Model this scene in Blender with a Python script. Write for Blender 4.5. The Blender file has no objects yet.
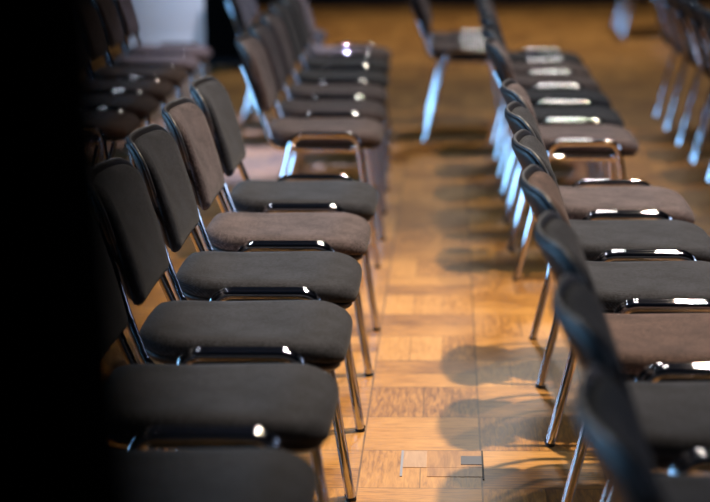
import bpy, bmesh, math, random
from mathutils import Vector, Matrix
random.seed(7)
S = bpy.context.scene
COL = S.collection
PI = math.pi

# ------------------------------------------------------------------ materials
def new_mat(name):
    m = bpy.data.materials.new(name); m.use_nodes = True
    nt = m.node_tree
    return m, nt, nt.nodes['Principled BSDF']

def simple(name, col, rough=.5, metal=0., spec=.5, coat=0.):
    m, nt, b = new_mat(name)
    b.inputs['Base Color'].default_value = (*col, 1)
    b.inputs['Roughness'].default_value = rough
    b.inputs['Metallic'].default_value = metal
    b.inputs['Specular IOR Level'].default_value = spec
    b.inputs['Coat Weight'].default_value = coat
    return m

def fabric(name, dark, light):
    m, nt, b = new_mat(name)
    N, L = nt.nodes, nt.links
    tc = N.new('ShaderNodeTexCoord')
    mp = N.new('ShaderNodeMapping'); mp.inputs['Scale'].default_value = (1, 1, 1)
    L.new(tc.outputs['Object'], mp.inputs['Vector'])
    n1 = N.new('ShaderNodeTexNoise'); n1.inputs['Scale'].default_value = 210; n1.inputs['Detail'].default_value = 2
    n2 = N.new('ShaderNodeTexNoise'); n2.inputs['Scale'].default_value = 14; n2.inputs['Detail'].default_value = 4
    w = N.new('ShaderNodeTexWave'); w.wave_type = 'BANDS'; w.bands_direction = 'DIAGONAL'
    w.inputs['Scale'].default_value = 95; w.inputs['Distortion'].default_value = 3
    w.inputs['Detail'].default_value = 2; w.inputs['Detail Scale'].default_value = 6
    for n in (n1, n2, w): L.new(mp.outputs['Vector'], n.inputs['Vector'])
    a = N.new('ShaderNodeMath'); a.operation = 'MULTIPLY_ADD'; a.inputs[1].default_value = .35
    L.new(n2.outputs['Fac'], a.inputs[0]); 
    a2 = N.new('ShaderNodeMath'); a2.operation = 'MULTIPLY_ADD'; a2.inputs[1].default_value = .55; a2.inputs[2].default_value = -.05
    L.new(n1.outputs['Fac'], a2.inputs[0]); L.new(a2.outputs[0], a.inputs[2])
    a3 = N.new('ShaderNodeMath'); a3.operation = 'MULTIPLY_ADD'; a3.inputs[1].default_value = .2
    L.new(w.outputs['Fac'], a3.inputs[0]); L.new(a.outputs[0], a3.inputs[2])
    r = N.new('ShaderNodeValToRGB')
    r.color_ramp.elements[0].position = .41; r.color_ramp.elements[0].color = (*dark, 1)
    r.color_ramp.elements[1].position = .61; r.color_ramp.elements[1].color = (*light, 1)
    L.new(a3.outputs[0], r.inputs['Fac']); L.new(r.outputs['Color'], b.inputs['Base Color'])
    bp = N.new('ShaderNodeBump'); bp.inputs['Strength'].default_value = .35; bp.inputs['Distance'].default_value = .0015
    L.new(a3.outputs[0], bp.inputs['Height']); L.new(bp.outputs['Normal'], b.inputs['Normal'])
    b.inputs['Roughness'].default_value = .85
    b.inputs['Specular IOR Level'].default_value = .25
    b.inputs['Sheen Weight'].default_value = .08
    b.inputs['Sheen Roughness'].default_value = .5
    return m

FAB = {
    'charcoal': fabric('charcoal_fabric', (.0028, .0032, .0046), (.034, .038, .050)),
    'taupe': fabric('taupe_fabric', (.03, .023, .024), (.138, .108, .112)),
    'brown': fabric('brown_fabric', (.035, .02, .016), (.135, .083, .066)),
}
M_chrome = simple('chrome', (.58, .58, .62), .035, 1.)
M_shell = simple('black_plastic', (.014, .012, .012), .45, 0, .35)
M_rim_glint = simple('painted_rim_glint', (.07, .075, .085), .3)  # pale highlight of the black shell rim, put into the colour
M_cap = simple('black_rubber', (.01, .01, .01), .7)
M_wall = simple('dark_wall_paint', (.012, .012, .014), .9, 0, .2)
M_ceil = simple('dark_ceiling_paint', (.05, .05, .06), .9, 0, .2)
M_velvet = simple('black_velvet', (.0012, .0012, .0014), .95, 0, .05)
M_steel = simple('brushed_steel', (.35, .36, .4), .35, 1.)
M_lamp_body = simple('lamp_housing', (.01, .01, .01), .6)
M_white = simple('white_cloth', (.72, .72, .74), .8, 0, .2)
M_red = simple('dark_red_cloth', (.10, .012, .008), .9, 0, .1)
M_grey_steel = simple('grey_steel_plate', (.11, .11, .12), .45, .7)

def parquet():
    m, nt, b = new_mat('oak_parquet')
    N, L = nt.nodes, nt.links
    T = .285
    def math_(op, a, bb=None, c=None):
        n = N.new('ShaderNodeMath'); n.operation = op
        for i, v in enumerate((a, bb, c)):
            if v is None: continue
            if isinstance(v, (int, float)): n.inputs[i].default_value = v
            else: L.new(v, n.inputs[i])
        return n.outputs[0]
    tc = N.new('ShaderNodeTexCoord')
    sx = N.new('ShaderNodeSeparateXYZ'); L.new(tc.outputs['Object'], sx.inputs[0])
    u = math_('DIVIDE', math_('ADD', sx.outputs['X'], .054 + T * 100), T)
    v = math_('DIVIDE', math_('ADD', sx.outputs['Y'], -1.95 + T * 100), T)
    iu, iv = math_('FLOOR', u), math_('FLOOR', v)
    fu, fv = math_('FRACT', u), math_('FRACT', v)
    par = math_('MODULO', math_('ADD', iu, iv), 2)            # 0 / 1
    inv = math_('SUBTRACT', 1, par)
    along = math_('ADD', math_('MULTIPLY', fu, inv), math_('MULTIPLY', fv, par))
    cross = math_('ADD', math_('MULTIPLY', fv, inv), math_('MULTIPLY', fu, par))
    # a few squares are laid with three strips, most with two
    c0 = N.new('ShaderNodeCombineXYZ'); L.new(iu, c0.inputs[0]); L.new(iv, c0.inputs[1])
    wn0 = N.new('ShaderNodeTexWhiteNoise'); wn0.noise_dimensions = '3D'; L.new(c0.outputs[0], wn0.inputs['Vector'])
    npl = math_('ADD', 2, math_('GREATER_THAN', wn0.outputs['Value'], .62))
    cc = math_('MULTIPLY', cross, npl)
    ip, fp = math_('FLOOR', cc), math_('FRACT', cc)
    c1 = N.new('ShaderNodeCombineXYZ'); L.new(iu, c1.inputs[0]); L.new(iv, c1.inputs[1]); L.new(ip, c1.inputs[2])
    wn = N.new('ShaderNodeTexWhiteNoise'); wn.noise_dimensions = '3D'; L.new(c1.outputs[0], wn.inputs['Vector'])
    # grain
    ga = math_('ADD', math_('MULTIPLY', along, 1.2), math_('MULTIPLY', wn.outputs['Value'], 37))
    gc = math_('ADD', math_('MULTIPLY', cross, 9.), math_('MULTIPLY', wn.outputs['Value'], 91))
    c2 = N.new('ShaderNodeCombineXYZ'); L.new(ga, c2.inputs[0]); L.new(gc, c2.inputs[1]); L.new(iu, c2.inputs[2])
    g1 = N.new('ShaderNodeTexNoise'); g1.inputs['Scale'].default_value = 3.2; g1.inputs['Detail'].default_value = 7
    g1.inputs['Roughness'].default_value = .62; g1.inputs['Distortion'].default_value = .6
    L.new(c2.outputs[0], g1.inputs['Vector'])
    big = N.new('ShaderNodeTexNoise'); big.inputs['Scale'].default_value = 4.5; big.inputs['Detail'].default_value = 4
    L.new(tc.outputs['Object'], big.inputs['Vector'])
    fac = math_('ADD', math_('SUBTRACT', math_('MULTIPLY', wn.outputs['Value'], .30), .20),
                math_('ADD', math_('MULTIPLY', g1.outputs['Fac'], 1.0), math_('MULTIPLY', big.outputs['Fac'], .42)))
    r = N.new('ShaderNodeValToRGB'); e = r.color_ramp.elements
    e[0].position = .28; e[0].color = (.085, .034, .011, 1)
    e[1].position = 1.0; e[1].color = (.66, .34, .095, 1)
    k = e.new(.48); k.color = (.26, .110, .028, 1)
    k = e.new(.68); k.color = (.475, .225, .052, 1)
    L.new(fac, r.inputs['Fac'])
    # seams
    def edge(f, w):
        d = math_('MINIMUM', f, math_('SUBTRACT', 1, f))
        return math_('LESS_THAN', d, w)
    seam = math_('MAXIMUM', math_('MAXIMUM', edge(fu, .008), edge(fv, .008)), math_('MULTIPLY', edge(fp, .012), .75))
    nz = N.new('ShaderNodeTexNoise'); nz.inputs['Scale'].default_value = 6; L.new(tc.outputs['Object'], nz.inputs['Vector'])
    seam = math_('MULTIPLY', seam, math_('ADD', .15, math_('MULTIPLY', nz.outputs['Fac'], 1.1)))
    mx = N.new('ShaderNodeMixRGB'); mx.inputs[2].default_value = (.05, .024, .012, 1)
    L.new(seam, mx.inputs[0]); L.new(r.outputs['Color'], mx.inputs[1])
    L.new(mx.outputs[0], b.inputs['Base Color'])
    rr = math_('ADD', .27, math_('MULTIPLY', g1.outputs['Fac'], .2))
    L.new(rr, b.inputs['Roughness'])
    bp = N.new('ShaderNodeBump'); bp.inputs['Strength'].default_value = .25; bp.inputs['Distance'].default_value = .002
    hh = math_('SUBTRACT', math_('MULTIPLY', g1.outputs['Fac'], .25), seam)
    L.new(hh, bp.inputs['Height']); L.new(bp.outputs['Normal'], b.inputs['Normal'])
    b.inputs['Specular IOR Level'].default_value = .45
    return m
M_floor = parquet()
def wood(name, dark, light, axis):
    m, nt, b = new_mat(name); N, L = nt.nodes, nt.links
    tc = N.new('ShaderNodeTexCoord'); mp = N.new('ShaderNodeMapping')
    mp.inputs['Scale'].default_value = (8, 70, 8) if axis == 'X' else (70, 8, 8)
    L.new(tc.outputs['Object'], mp.inputs['Vector'])
    n = N.new('ShaderNodeTexNoise'); n.inputs['Scale'].default_value = 1; n.inputs['Detail'].default_value = 6; n.inputs['Distortion'].default_value = .8
    L.new(mp.outputs['Vector'], n.inputs['Vector'])
    r = N.new('ShaderNodeValToRGB'); r.color_ramp.elements[0].position = .3; r.color_ramp.elements[1].position = .7
    r.color_ramp.elements[0].color = (*dark, 1); r.color_ramp.elements[1].color = (*light, 1)
    L.new(n.outputs['Fac'], r.inputs['Fac']); L.new(r.outputs['Color'], b.inputs['Base Color'])
    b.inputs['Roughness'].default_value = .4
    return m
M_lid = wood('oak_lid', (.27, .115, .032), (.48, .235, .065), 'Y')
M_pale = wood('pale_oak_lid', (.40, .235, .13), (.52, .33, .19), 'Y')

# ------------------------------------------------------------------ helpers
def obj(name, bm, mat, parent=None, smooth=True):
    me = bpy.data.meshes.new(name); bmesh.ops.recalc_face_normals(bm, faces=bm.faces[:])
    bm.to_mesh(me); bm.free()
    for p in me.polygons: p.use_smooth = smooth
    me.materials.append(mat)
    o = bpy.data.objects.new(name, me); COL.objects.link(o)
    if parent is not None: o.parent = parent
    return o

def thing(name, label, cat, loc=(0, 0, 0), rz=0, group=None):
    o = bpy.data.objects.new(name, None); COL.objects.link(o)
    o.empty_display_size = .1
    o.location = loc; o.rotation_euler = (0, 0, rz)
    o['label'] = label; o['category'] = cat
    if group: o['group'] = group
    return o

def tag(o, label, cat, group=None):
    o['label'] = label; o['category'] = cat
    if group: o['group'] = group
    return o

def round_path(pts, rad, seg=7):
    """polyline with rounded corners"""
    P = [Vector(p) for p in pts]; out = [P[0]]
    for i in range(1, len(P) - 1):
        a, b, c = P[i - 1], P[i], P[i + 1]
        r = rad[i] if isinstance(rad, (list, tuple)) else rad
        d1, d2 = (a - b), (c - b)
        ang = d1.angle(d2)
        t = min(r / math.tan(ang / 2), d1.length * .49, d2.length * .49)
        s, e = b + d1.normalized() * t, b + d2.normalized() * t
        for k in range(seg + 1):
            q = k / seg
            out.append(s * (1 - q) ** 2 + b * 2 * q * (1 - q) + e * q * q)
    out.append(P[-1])
    return out

def tube(bm, path, r, n=14, cap=True):
    P = [Vector(p) for p in path]; rings = []
    P = [P[0], P[0] + (P[1] - P[0]).normalized() * .0006] + P[1:-1] + [P[-1] + (P[-2] - P[-1]).normalized() * .0006, P[-1]]
    up = None
    for i, p in enumerate(P):
        t = (P[min(i + 1, len(P) - 1)] - P[max(i - 1, 0)]).normalized()
        if up is None:
            up = t.orthogonal().normalized()
        up = (up - t * up.dot(t)).normalized()
        s = t.cross(up)
        rings.append([bm.verts.new(p + (up * math.cos(2 * PI * k / n) + s * math.sin(2 * PI * k / n)) * r) for k in range(n)])
    for a, b in zip(rings, rings[1:]):
        for k in range(n):
            bm.faces.new((a[k], a[(k + 1) % n], b[(k + 1) % n], b[k]))
    if cap:
        bm.faces.new(rings[0][::-1]); bm.faces.new(rings[-1])

def box(bm, x0, x1, y0, y1, z0, z1):
    m = Matrix.Translation(((x0 + x1) / 2, (y0 + y1) / 2, (z0 + z1) / 2)) @ Matrix.Diagonal((x1 - x0, y1 - y0, z1 - z0, 1))
    bmesh.ops.create_cube(bm, size=1, matrix=m)

def lathe(bm, prof, n=28, c=(0, 0, 0)):
    rings = [[bm.verts.new((c[0] + r * math.cos(2 * PI * k / n), c[1] + r * math.sin(2 * PI * k / n), c[2] + z)) for k in range(n)] for r, z in prof]
    for a, b in zip(rings, rings[1:]):
        for k in range(n): bm.faces.new((a[k], a[(k + 1) % n], b[(k + 1) % n], b[k]))
    bm.faces.new(rings[0][::-1]); bm.faces.new(rings[-1])

def rounded_outline(x0, x1, hw0, hw1, r0, r1, n=9, bulge0=0., bulge1=0.):
    """closed outline: x from x0 (half width hw0, corner r0) to x1 (half width hw1, corner r1)"""
    pts = []
    def arc(cx, cy, r, a0, a1):
        for k in range(n + 1):
            a = a0 + (a1 - a0) * k / n
            pts.append((cx + r * math.cos(a), cy + r * math.sin(a)))
    def line(p, q, m=6):
        for k in range(1, m): pts.append((p[0] + (q[0] - p[0]) * k / m, p[1] + (q[1] - p[1]) * k / m))
    arc(x1 - r1, -hw1 + r1, r1, -PI / 2, 0); line((x1, -hw1 + r1), (x1, hw1 - r1), 7)
    arc(x1 - r1, hw1 - r1, r1, 0, PI / 2); line((x1 - r1, hw1), (x0 + r0, hw0), 7)
    arc(x0 + r0, hw0 - r0, r0, PI / 2, PI); line((x0, hw0 - r0), (x0, -hw0 + r0), 7)
    arc(x0 + r0, -hw0 + r0, r0, PI, 1.5 * PI); line((x0 + r0, -hw0), (x1 - r1, -hw1), 7)
    out = []
    for x, y in pts:
        t = (x - x0) / (x1 - x0)
        w = max(hw0, hw1)
        out.append((x + bulge1 * (1 - (y / w) ** 2) * max(0, t * 2 - 1) - bulge0 * (1 - (y / w) ** 2) * max(0, 1 - t * 2), y))
    return out

def pad(bm, outline, layers, fn):
    """stack of rings; layer = (inset metres, height); negative index scale rings close top and bottom; fn maps (a,b,h)->Vector"""
    n = len(outline)
    cx = sum(p[0] for p in outline) / n; cy = sum(p[1] for p in outline) / n
    nor = []
    for i in range(n):
        a, b = outline[i - 1], outline[(i + 1) % n]
        t = Vector((b[0] - a[0], b[1] - a[1])).normalized(); nor.append((-t.y, t.x))
    rings = []
    for ins, sc, h in layers:
        ring = []
        for (x, y), (nx, ny) in zip(outline, nor):
            px, py = x + nx * ins, y + ny * ins
            px, py = cx + (px - cx) * sc, cy + (py - cy) * sc
            ring.append(bm.verts.new(fn(px, py, h)))
        rings.append(ring)
    for a, b in zip(rings, rings[1:]):
        for k in range(n): bm.faces.new((a[k], a[(k + 1) % n], b[(k + 1) % n], b[k]))
    for ring, h in ((rings[0], layers[0][2]), (rings[-1], layers[-1][2])):
        c = bm.verts.new(fn(cx, cy, h))
        for k in range(n): bm.faces.new((ring[k], ring[(k + 1) % n], c))

# ------------------------------------------------------------------ setting
def struct(name, x0, x1, y0, y1, z0, z1, mat):
    bm = bmesh.new(); box(bm, x0, x1, y0, y1, z0, z1)
    o = obj(name, bm, mat, smooth=False); o['kind'] = 'structure'
    return o
XL, XR, YF, YB, ZC = -7.0, 7.0, -5.0, 16.9, 8.6
struct('floor', XL, XR, YF, YB, -.1, 0, M_floor)
struct('wall_back', XL, XR, YB, YB + .2, -.1, ZC, M_wall)
struct('wall_front', XL, XR, YF - .2, YF, -.1, ZC, M_wall)
struct('wall_left', XL - .2, XL, YF - .2, YB + .2, -.1, ZC, M_wall)
struct('wall_right', XR, XR + .2, YF - .2, YB + .2, -.1, ZC, M_wall)
struct('ceiling', XL - .2, XR + .2, YF - .2, YB + .2, ZC, ZC + .2, M_ceil)

# ------------------------------------------------------------------ the chair
HY = .2525         # side frames
def seat_fn(x, y, h):
    z = .456 + h
    z -= .19 * max(0, x - .10) ** 2 / .11          # front edge rolls down
    z -= .005 * (y / .21) ** 2
    z += .012 * max(0, (-x - .08) / .13) ** 2             # rises slightly to the back
    return Vector((x, y, z))

def back_fn(a, b, h):
    """a: distance up the back (0 bottom .. .27 top), b: across, h: thickness towards the front"""
    t = a / .27
    sag = .004 + .036 * t
    x = -.217 - .072 * t - .032 * t * t + sag * (b / .195) ** 2
    z = .538 + .246 * t
    nrm = Vector((1, -2 * sag * b / .195 ** 2, .28)).normalized()
    return Vector((x, b, z)) + nrm * h

proto_meshes = {}
def build_chair():
    t = thing('stacking_chair', 'proto', 'chair')
    so = rounded_outline(-.212, .197, .184, .206, .085, .075, bulge0=.006, bulge1=.006)
    bm = bmesh.new()
    pad(bm, so, [(.02, .5, -.014), (.010, 1, -.014), (.002, 1, -.011), (0, 1, -.004), (0, 1, .004), (.003, 1, .012), (.010, 1, .019),
                 (.022, 1, .0235), (.02, .86, .025), (.02, .7, .0245), (.02, .5, .0235), (.02, .3, .023), (.02, .12, .023)], seat_fn)
    seat = obj('seat', bm, FAB['charcoal'], t)
    bm = bmesh.new()
    si = rounded_outline(-.207, .190, .181, .203, .083, .072)
    pad(bm, si, [(.03, .5, -.036), (.020, 1, -.036), (.006, 1, -.031), (0, 1, -.024), (0, 1, -.017), (.004, 1, -.0135), (.02, .6, -.0135)],
        lambda x, y, h: seat_fn(x, y, h))
    shell = obj('seat_shell', bm, M_shell, t); shell['label'] = 'black plastic seat underside'
    # backrest pad and shell
    bo = rounded_outline(.0, .262, .178, .190, .028, .056, bulge1=.0)
    bm = bmesh.new()
    pad(bm, bo, [(.02, .5, .002), (.004, 1, .002), (0, 1, .008), (.001, 1, .016), (.006, 1, .023), (.016, 1, .0275), (.02, .82, .029), (.02, .6, .029), (.02, .4, .029), (.02, .15, .029)], back_fn)
    back = obj('backrest', bm, FAB['charcoal'], t)
    ro = rounded_outline(.004, .274, .180, .207, .05, .062, bulge1=.0)
    def narrow(x, y):
        k = min(1, max(0, (.165 - x) / .022))
        k = k * k * (3 - 2 * k)
        return (x, y * (1 - .10 * k))
    ro = [narrow(*p) for p in ro]
    bm = bmesh.new()
    pad(bm, ro, [(.02, .3, -.012), (.03, .7, -.012), (.012, 1, -.011), (.003, 1, -.006), (0, 1, 0), (.0005, 1, .004), (.004, 1, .006), (.009, 1, .0035), (.02, .6, .002)], back_fn)
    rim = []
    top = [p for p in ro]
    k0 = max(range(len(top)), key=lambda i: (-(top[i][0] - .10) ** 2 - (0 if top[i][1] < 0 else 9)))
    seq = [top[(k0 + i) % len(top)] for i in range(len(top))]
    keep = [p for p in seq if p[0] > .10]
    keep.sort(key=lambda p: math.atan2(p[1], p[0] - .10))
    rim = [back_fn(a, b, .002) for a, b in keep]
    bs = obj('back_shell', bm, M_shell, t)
    bm = bmesh.new(); tube(bm, rim, .0042, 10)  # added tube that carries the painted rim highlight
    tr = obj('rim_glint', bm, M_rim_glint, bs); tr['label'] = 'painted pale highlight along the top edge of the back shell'
    bs['label'] = 'glossy black plastic back shell'
    for s in (-1, 1):
        y = s * HY
        bm = bmesh.new()
        path = round_path([(.186, y, .006), (.117, y, .472), (-.104, y, .472), (-.220, y, .006)], [0, .048, .048, 0], 9)
        tube(bm, path, .0112)
        lf = obj('leg_frame', bm, M_chrome, t)
        for fx, dx in ((.186, -.070 / .46), (-.220, .116 / .46)):
            bm = bmesh.new()
            tube(bm, [(fx - dx * .006, y, .0), (fx, y, .006), (fx + dx * .002, y, .008)], .0119, 12)
            obj('foot_cap', bm, M_cap, lf)
        yp = s * .215
        bm = bmesh.new()
        path = round_path([(.13, yp, .412), (-.06, yp, .415), (-.180, yp, .424), (-.2215, yp * .93, .535), (-.252, yp * .80, .62), (-.290, yp * .57, .70)],
                          [0, .05, .055, .1, .1, 0], 8)
        tube(bm, path, .0098)
        obj('back_post', bm, M_chrome, t)
    for x in (-.105, .105):
        bm = bmesh.new()
        tube(bm, [(x, -HY + .004, .425), (x, -.16, .403), (x, .16, .403), (x, HY - .004, .425)], .0085, 10)
        obj('cross_bar', bm, M_chrome, t)
    return t

proto = build_chair()
fab_mesh = {}
for ch in proto.children:
    if ch.name.split('.')[0] in ('seat', 'backrest'):
        for f in FAB:
            me = ch.data if f == 'charcoal' else ch.data.copy()
            me.materials[0] = FAB[f]
            fab_mesh[(ch.data.name if f == 'charcoal' else ch.data.name, f)] = me
first = [True]
def chair(x, y, fab, label, group, rz=0.):
    if first[0]:
        root = proto; first[0] = False
    else:
        root = proto.copy(); COL.objects.link(root)
        for c in proto.children:
            k = c.copy(); COL.objects.link(k); k.parent = root
            for g in c.children:
                q = g.copy(); COL.objects.link(q); q.parent = k
    for c in root.children:
        b = c.name.split('.')[0]
        if b in ('seat', 'backrest'):
            c.data = fab_mesh[(b, fab)]
    root.location = (x, y, 0); root.rotation_euler = (0, 0, rz)
    root['label'] = label; root['category'] = 'chair'; root['group'] = group
    return root

P = .53
J = lambda a: random.uniform(-a, a)
ordn = ['nearest', 'second nearest', 'third', 'fourth', 'fifth', 'sixth', 'seventh']
# row left of the aisle, front block
fa = ['charcoal', 'charcoal', 'charcoal', 'charcoal', 'taupe', 'charcoal']
la = ['charcoal chair at the bottom left, nearest the camera in the row left of the aisle',
      'charcoal chair second from the camera left of the aisle, back lost in darkness',
      'charcoal chair third from the camera left of the aisle, leftmost back clearly in view',
      'charcoal chair left of the aisle just in front of the taupe one',
      'grey-brown taupe chair among charcoal ones in the front block left of the aisle',
      'charcoal chair left of the aisle last before the gap, behind the taupe one']
chairs = []
for k in range(6):
    chairs.append(chair(-.25 + J(.004), k * P + .265, fa[k], la[k], 'front block of chairs left of the aisle', J(.006)))
# row left of the aisle, rear block
ya = [4.345, 4.90, 5.455, 6.03, 6.62, 7.20]
fa2 = ['taupe', 'taupe', 'taupe', 'charcoal', 'charcoal', 'taupe']
la2 = ['taupe chair first behind the gap in the row left of the aisle',
       'taupe chair second behind the gap in the row left of the aisle',
       'taupe chair third behind the gap in the row left of the aisle',
       'blurred charcoal chair fourth behind the gap in the row left of the aisle',
       'blurred charcoal chair fifth behind the gap in the row left of the aisle',
       'blurred chair farthest back in the row left of the aisle']
for k in range(6):
    chairs.append(chair(-.283 - .012 * k, ya[k], fa2[k], la2[k], 'rear block of chairs left of the aisle', J(.01)))
# row right of the aisle, front block
fb = ['charcoal', 'charcoal', 'charcoal', 'brown', 'charcoal', 'charcoal', 'taupe']
lb = ['charcoal chair at the bottom right, nearest the camera right of the aisle, blurred dark back',
      'charcoal chair second from the camera right of the aisle, seat at the bottom right corner',
      'charcoal chair right of the aisle just in front of the brown one',
      'brown chair with charcoal neighbours on both sides, right of the aisle',
      'charcoal chair right of the aisle just behind the brown one',
      'charcoal chair right of the aisle between another charcoal one and the taupe one',
      'taupe chair right of the aisle last before the gap']
for i in range(7):
    k = i - 1
    chairs.append(chair(.624 + J(.004), k * P + .265 - .115, fb[i], lb[i], 'front block of chairs right of the aisle', J(.006)))
yb = [4.135, 4.68, 5.24, 5.79, 6.33, 6.87]
fb2 = ['taupe', 'charcoal', 'charcoal', 'taupe', 'taupe', 'charcoal', 'charcoal']
lb2 = ['taupe chair first behind the gap in the row right of the aisle',
       'charcoal chair second behind the gap in the row right of the aisle',
       'charcoal chair third behind the gap in the row right of the aisle',
       'taupe chair fourth behind the gap in the row right of the aisle',
       'taupe chair fifth behind the gap in the row right of the aisle',
       'blurred charcoal chair farthest back in the row right of the aisle']
for k in range(6):
    chairs.append(chair(.603, yb[k], fb2[k], lb2[k], 'rear block of chairs right of the aisle', J(.01)))
# far left row
lc = ['dim brown chair nearest in the far left row beside the black drape',
      'dim brown chair second in the far left row',
      'dim brown chair third in the far left row',
      'dim brown chair fourth in the far left row',
      'dim brown chair fifth in the far left row',
      'dim brown chair farthest in the far left row before the white cloth']
for k in range(6):
    chairs.append(chair(-1.23 - .012 * k, 4.55 + .555 * k, 'brown', lc[k], 'chairs of the far left row', J(.01)))
# chairs beyond, standing between the rows
ld = ['taupe chair in line with the aisle beyond the rows, its bluish rear legs in view',
      'taupe chair right behind the blue-legged one in line with the aisle']
for k in range(2):
    chairs.append(chair(.250, 7.42 + .56 * k, 'taupe', ld[k], 'chairs beyond the aisle'))
le = ['blurred chair with blue-lit legs seen behind the backs of the rear left block',
      'blurred chair just behind the blue-legged one, beyond the rear left block']
for k in range(2):
    chairs.append(chair(-.73 - .02 * k, 7.76 + .56 * k, 'charcoal', le[k], 'chairs behind the left row'))
# right row
lr = ['dark chair nearest in the right-hand row at the frame edge',
      'dark chair second in the right-hand row with blue-lit legs',
      'dark chair third in the right-hand row with blue-lit legs',
      'dark chair fourth in the right-hand row with blue-lit legs',
      'dark chair farthest in the right-hand row']
for k, y in enumerate([5.62, 6.17, 6.76, 7.31, 7.86]):
    chairs.append(chair(1.525, y, 'charcoal', lr[k], 'chairs of the right-hand row'))
lf = ['nearer of two dark blurred chairs at the top right by the back wall', 'farther of two dark blurred chairs at the top right by the back wall']
for k, (x, y) in enumerate([(1.78, 13.35), (1.80, 13.95)]):
    chairs.append(chair(x, y, 'charcoal', lf[k], 'far chairs by the back wall'))

# ------------------------------------------------------------------ floor hatch
t = thing('floor_hatch', 'small wooden floor hatch with steel edge in the parquet of the aisle', 'hatch', (.1385, 1.845, 0))
bm = bmesh.new(); box(bm, -.092, -.036, -.030, .098, 0, .0012); lb = obj('lid_board', bm, M_pale, t, False); lb['label'] = 'pale wooden lid board'
bm = bmesh.new(); box(bm, -.0345, .094, -.030, .098, 0, .0012); obj('lid_board', bm, M_lid, t, False)
bm = bmesh.new(); box(bm, -.0345, .094, -.098, -.0315, 0, .0012); obj('lid_board', bm, M_lid, t, False)
bm = bmesh.new(); box(bm, -.0975, -.092, -.098, .098, 0, .0022); obj('steel_edge', bm, M_steel, t, False)
bm = bmesh.new(); box(bm, .045, .094, -.01, .055, .0012, .0026); obj('latch_plate', bm, M_grey_steel, t, False)
bm = bmesh.new(); box(bm, .094, .0985, -.12, .098, 0, .002); obj('hinge', bm, M_lamp_body, t, False)

# ------------------------------------------------------------------ white cloth over a table at the back
t = thing('cloth_table', 'table under a white cloth reaching near the floor, at the far left', 'table', (-1.965, 12.1, 0))
bm = bmesh.new(); box(bm, -.28, .28, -.30, .30, .72, .75); obj('table_top', bm, M_lamp_body, t, False)
for sx in (-1, 1):
    for sy in (-1, 1):
        bm = bmesh.new(); tube(bm, [(sx * .24, sy * .26, 0), (sx * .24, sy * .26, .72)], .015, 12); obj('leg', bm, M_chrome, t)
bm = bmesh.new()
ol = rounded_outline(-.315, .315, .335, .335, .03, .03)
nn = len(ol)
rings = []
for z, s in ((.012, 1.02), (.10, 1.012), (.17, 1.004), (.175, 1.0), (.18, 1.004), (.4, .985), (.6, .965), (.742, .945), (.755, .93)):
    ring = []
    for i, (x, y) in enumerate(ol):
        f = 1 + (1 - z / .755) * .02 * math.sin(i * 1.35) + (1 - z / .755) * .012 * math.sin(i * .61 + 1)
        ring.append(bm.verts.new((x * s * f, y * s * f, z)))
    rings.append(ring)
for a, b in zip(rings, rings[1:]):
    for k in range(nn): bm.faces.new((a[k], a[(k + 1) % nn], b[(k + 1) % nn], b[k]))
bm.faces.new(rings[-1])
obj('tablecloth', bm, M_white, t)

# loudspeaker beside the cloth
t = thing('loudspeaker', 'tall black loudspeaker cabinet beside the white cloth table', 'loudspeaker', (-1.42, 10.95, 0))
bm = bmesh.new(); box(bm, -.14, .14, -.16, .16, .03, 1.3); bmesh.ops.bevel(bm, geom=bm.edges[:], offset=.012, segments=2, affect='EDGES'); obj('cabinet', bm, M_wall, t, False)
bm = bmesh.new(); box(bm, -.12, .12, -.172, -.16, .08, 1.25); bmesh.ops.bevel(bm, geom=bm.edges[:], offset=.004, segments=2, affect='EDGES'); obj('grille', bm, M_velvet, t, False)
for sx in (-1, 1):
    for sy in (-1, 1):
        bm = bmesh.new(); lathe(bm, [(.018, 0), (.02, .03)], 14, (sx * .1, sy * .11, 0)); obj('foot', bm, M_cap, t)

# dark red curtain to the left of it
bm = bmesh.new()
n = 60
front, backv = [], []
for z in (0.01, .8, 1.6, 2.4, 3.2):
    front.append([bm.verts.new((-3.9 + 1.12 * i / n, 13.6 + .05 * math.sin(i * .9), z)) for i in range(n + 1)])
    backv.append([bm.verts.new((-3.9 + 1.12 * i / n, 13.63 + .05 * math.sin(i * .9), z)) for i in range(n + 1)])
for a, b in list(zip(front, front[1:])) + list(zip(backv, backv[1:])):
    for i in range(n): bm.faces.new((a[i], a[i + 1], b[i + 1], b[i]))
for i in range(n):
    bm.faces.new((front[0][i], front[0][i + 1], backv[0][i + 1], backv[0][i]))
    bm.faces.new((front[-1][i], front[-1][i + 1], backv[-1][i + 1], backv[-1][i]))
for j in range(len(front) - 1):
    for i in (0, n): bm.faces.new((front[j][i], front[j + 1][i], backv[j + 1][i], backv[j][i]))
tag(obj('curtain', bm, M_red), 'dark red curtain at the far left back beside the white cloth', 'curtain')

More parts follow.
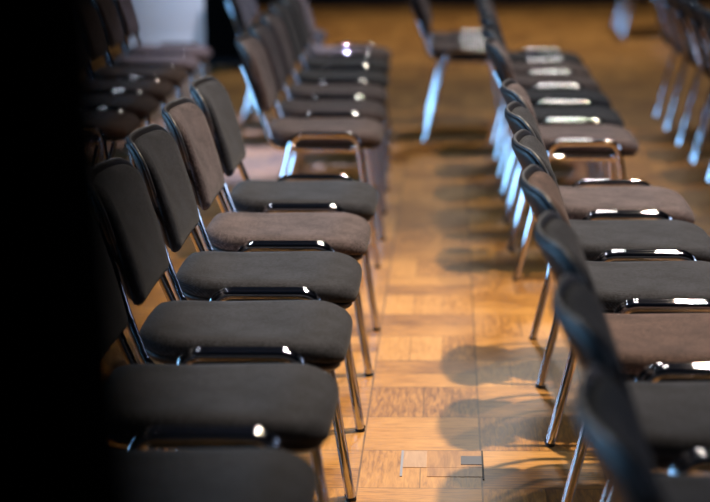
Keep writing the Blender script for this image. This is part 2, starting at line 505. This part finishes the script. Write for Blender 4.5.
# ------------------------------------------------------------------ black drape close to the camera
t = thing('drape_stand', 'out-of-focus black drape gathered on a pole, close at the left edge', 'drape', (0.0508, -2.008, 0))
bm = bmesh.new(); tube(bm, [(0, 0, .01), (0, 0, 2.15)], .012, 14); obj('pole', bm, M_lamp_body, t)
bm = bmesh.new(); lathe(bm, [(.12, 0), (.12, .008), (.11, .012), (.02, .014)]); obj('base_plate', bm, M_lamp_body, t)
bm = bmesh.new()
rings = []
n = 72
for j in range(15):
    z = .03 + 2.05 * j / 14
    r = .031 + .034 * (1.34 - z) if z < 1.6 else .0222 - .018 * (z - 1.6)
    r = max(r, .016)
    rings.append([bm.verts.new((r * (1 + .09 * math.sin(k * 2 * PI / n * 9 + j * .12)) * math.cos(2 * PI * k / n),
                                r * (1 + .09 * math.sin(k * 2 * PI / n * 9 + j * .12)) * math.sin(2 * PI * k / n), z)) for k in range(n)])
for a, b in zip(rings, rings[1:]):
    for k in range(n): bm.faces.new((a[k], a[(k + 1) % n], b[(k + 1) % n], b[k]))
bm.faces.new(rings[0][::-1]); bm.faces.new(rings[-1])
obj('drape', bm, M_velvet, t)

# ------------------------------------------------------------------ lamps
def spot(name, loc, aim, energy, col, size=60, blend=.5, radius=.1):
    l = bpy.data.lights.new(name, 'SPOT'); l.energy = energy; l.color = col
    l.spot_size = math.radians(size); l.spot_blend = blend; l.shadow_soft_size = radius
    o = bpy.data.objects.new(name, l); COL.objects.link(o)
    o.location = loc
    o.rotation_euler = (Vector(aim) - Vector(loc)).to_track_quat('-Z', 'Y').to_euler()
    return o
KEY = (1, .81, .63)
for x, y, e in ((1.9, 3.2, 3900), (1.8, 6.0, 1100), (3.1, 2.4, 200)):
    spot('key_spot', (x, y, 8.2), (.0, 2.5, 0), e, KEY, 36, .9, .12)
spot('rear_spot', (2.1, 7.2, 8.2), (-.05, 6.6, 0), 1250, KEY, 30, .9, .16)
spot('back_spot', (1.2, 13.5, 8.2), (.2, 13.2, 0), 1000, (1, .84, .66), 46, .9, .16)
for x, y in ((-3.2, 3.4), (-2.6, 6.0)):
    spot('side_spot', (x, y, 8.2), (.0, 3.6, 0), 140, (.86, .90, 1), 40, .8, .16)
spot('cool_spot', (-.95, 13.6, 6.2), (-1.05, 7.2, 0), 3600, (.72, .70, 1), 12, .5, .1)
spot('cloth_spot', (-.6, 7.5, 6.5), (-2.0, 11.9, .2), 1900, (.76, .80, 1), 14, .6, .1)
def panel(name, loc, d, sx, sy, e, col):
    l = bpy.data.lights.new(name, 'AREA'); l.shape = 'RECTANGLE'; l.size = sx; l.size_y = sy
    l.energy = e; l.color = col
    o = bpy.data.objects.new(name, l); COL.objects.link(o); o.location = loc
    o.rotation_euler = Vector(d).to_track_quat('-Z', 'Y').to_euler()
    return o
panel('blue_wash', (-6.4, 4.9, 1.12), (1, 0, 0), 9, 1.0, 420, (.28, .60, 1))
panel('right_fill', (6.4, 4.5, 3.0), (-1, 0, -.1), 7, 1.4, 120, (.55, .70, 1))  # added fill panel, unseen; gives posts and backs cool reflections
panel('bar_light', (.9, 14.5, 7.6), (0, -.8, -.6), 1.5, .7, 300, (1, .93, .86))

# ------------------------------------------------------------------ world, camera
w = bpy.data.worlds.new('world'); S.world = w; w.use_nodes = True
w.node_tree.nodes['Background'].inputs[0].default_value = (.35, .42, .6, 1)
w.node_tree.nodes['Background'].inputs[1].default_value = .02

cam = bpy.data.cameras.new('camera'); co = bpy.data.objects.new('camera', cam); COL.objects.link(co)
cam.sensor_width = 36; cam.lens = 1899.59 * 36 / 710
fw = Vector((-.05000992, .97889139, -.19816823)); rt = Vector((.9987486, .04891849, -.01040252)); up = Vector((.00048885, .19844047, .98011282))
R = Matrix((rt, up, -fw)).transposed().to_4x4()
co.matrix_world = Matrix.Translation((.1582, -2.46737, 1.38743)) @ R
cam.clip_start = .02
cam.dof.use_dof = True; cam.dof.focus_distance = 4.35; cam.dof.aperture_fstop = 2.4
S.camera = co
vs = S.view_settings
vs.view_transform = 'Standard'; vs.look = 'None'; vs.gamma = 1; vs.use_curve_mapping = False; vs.exposure = 0
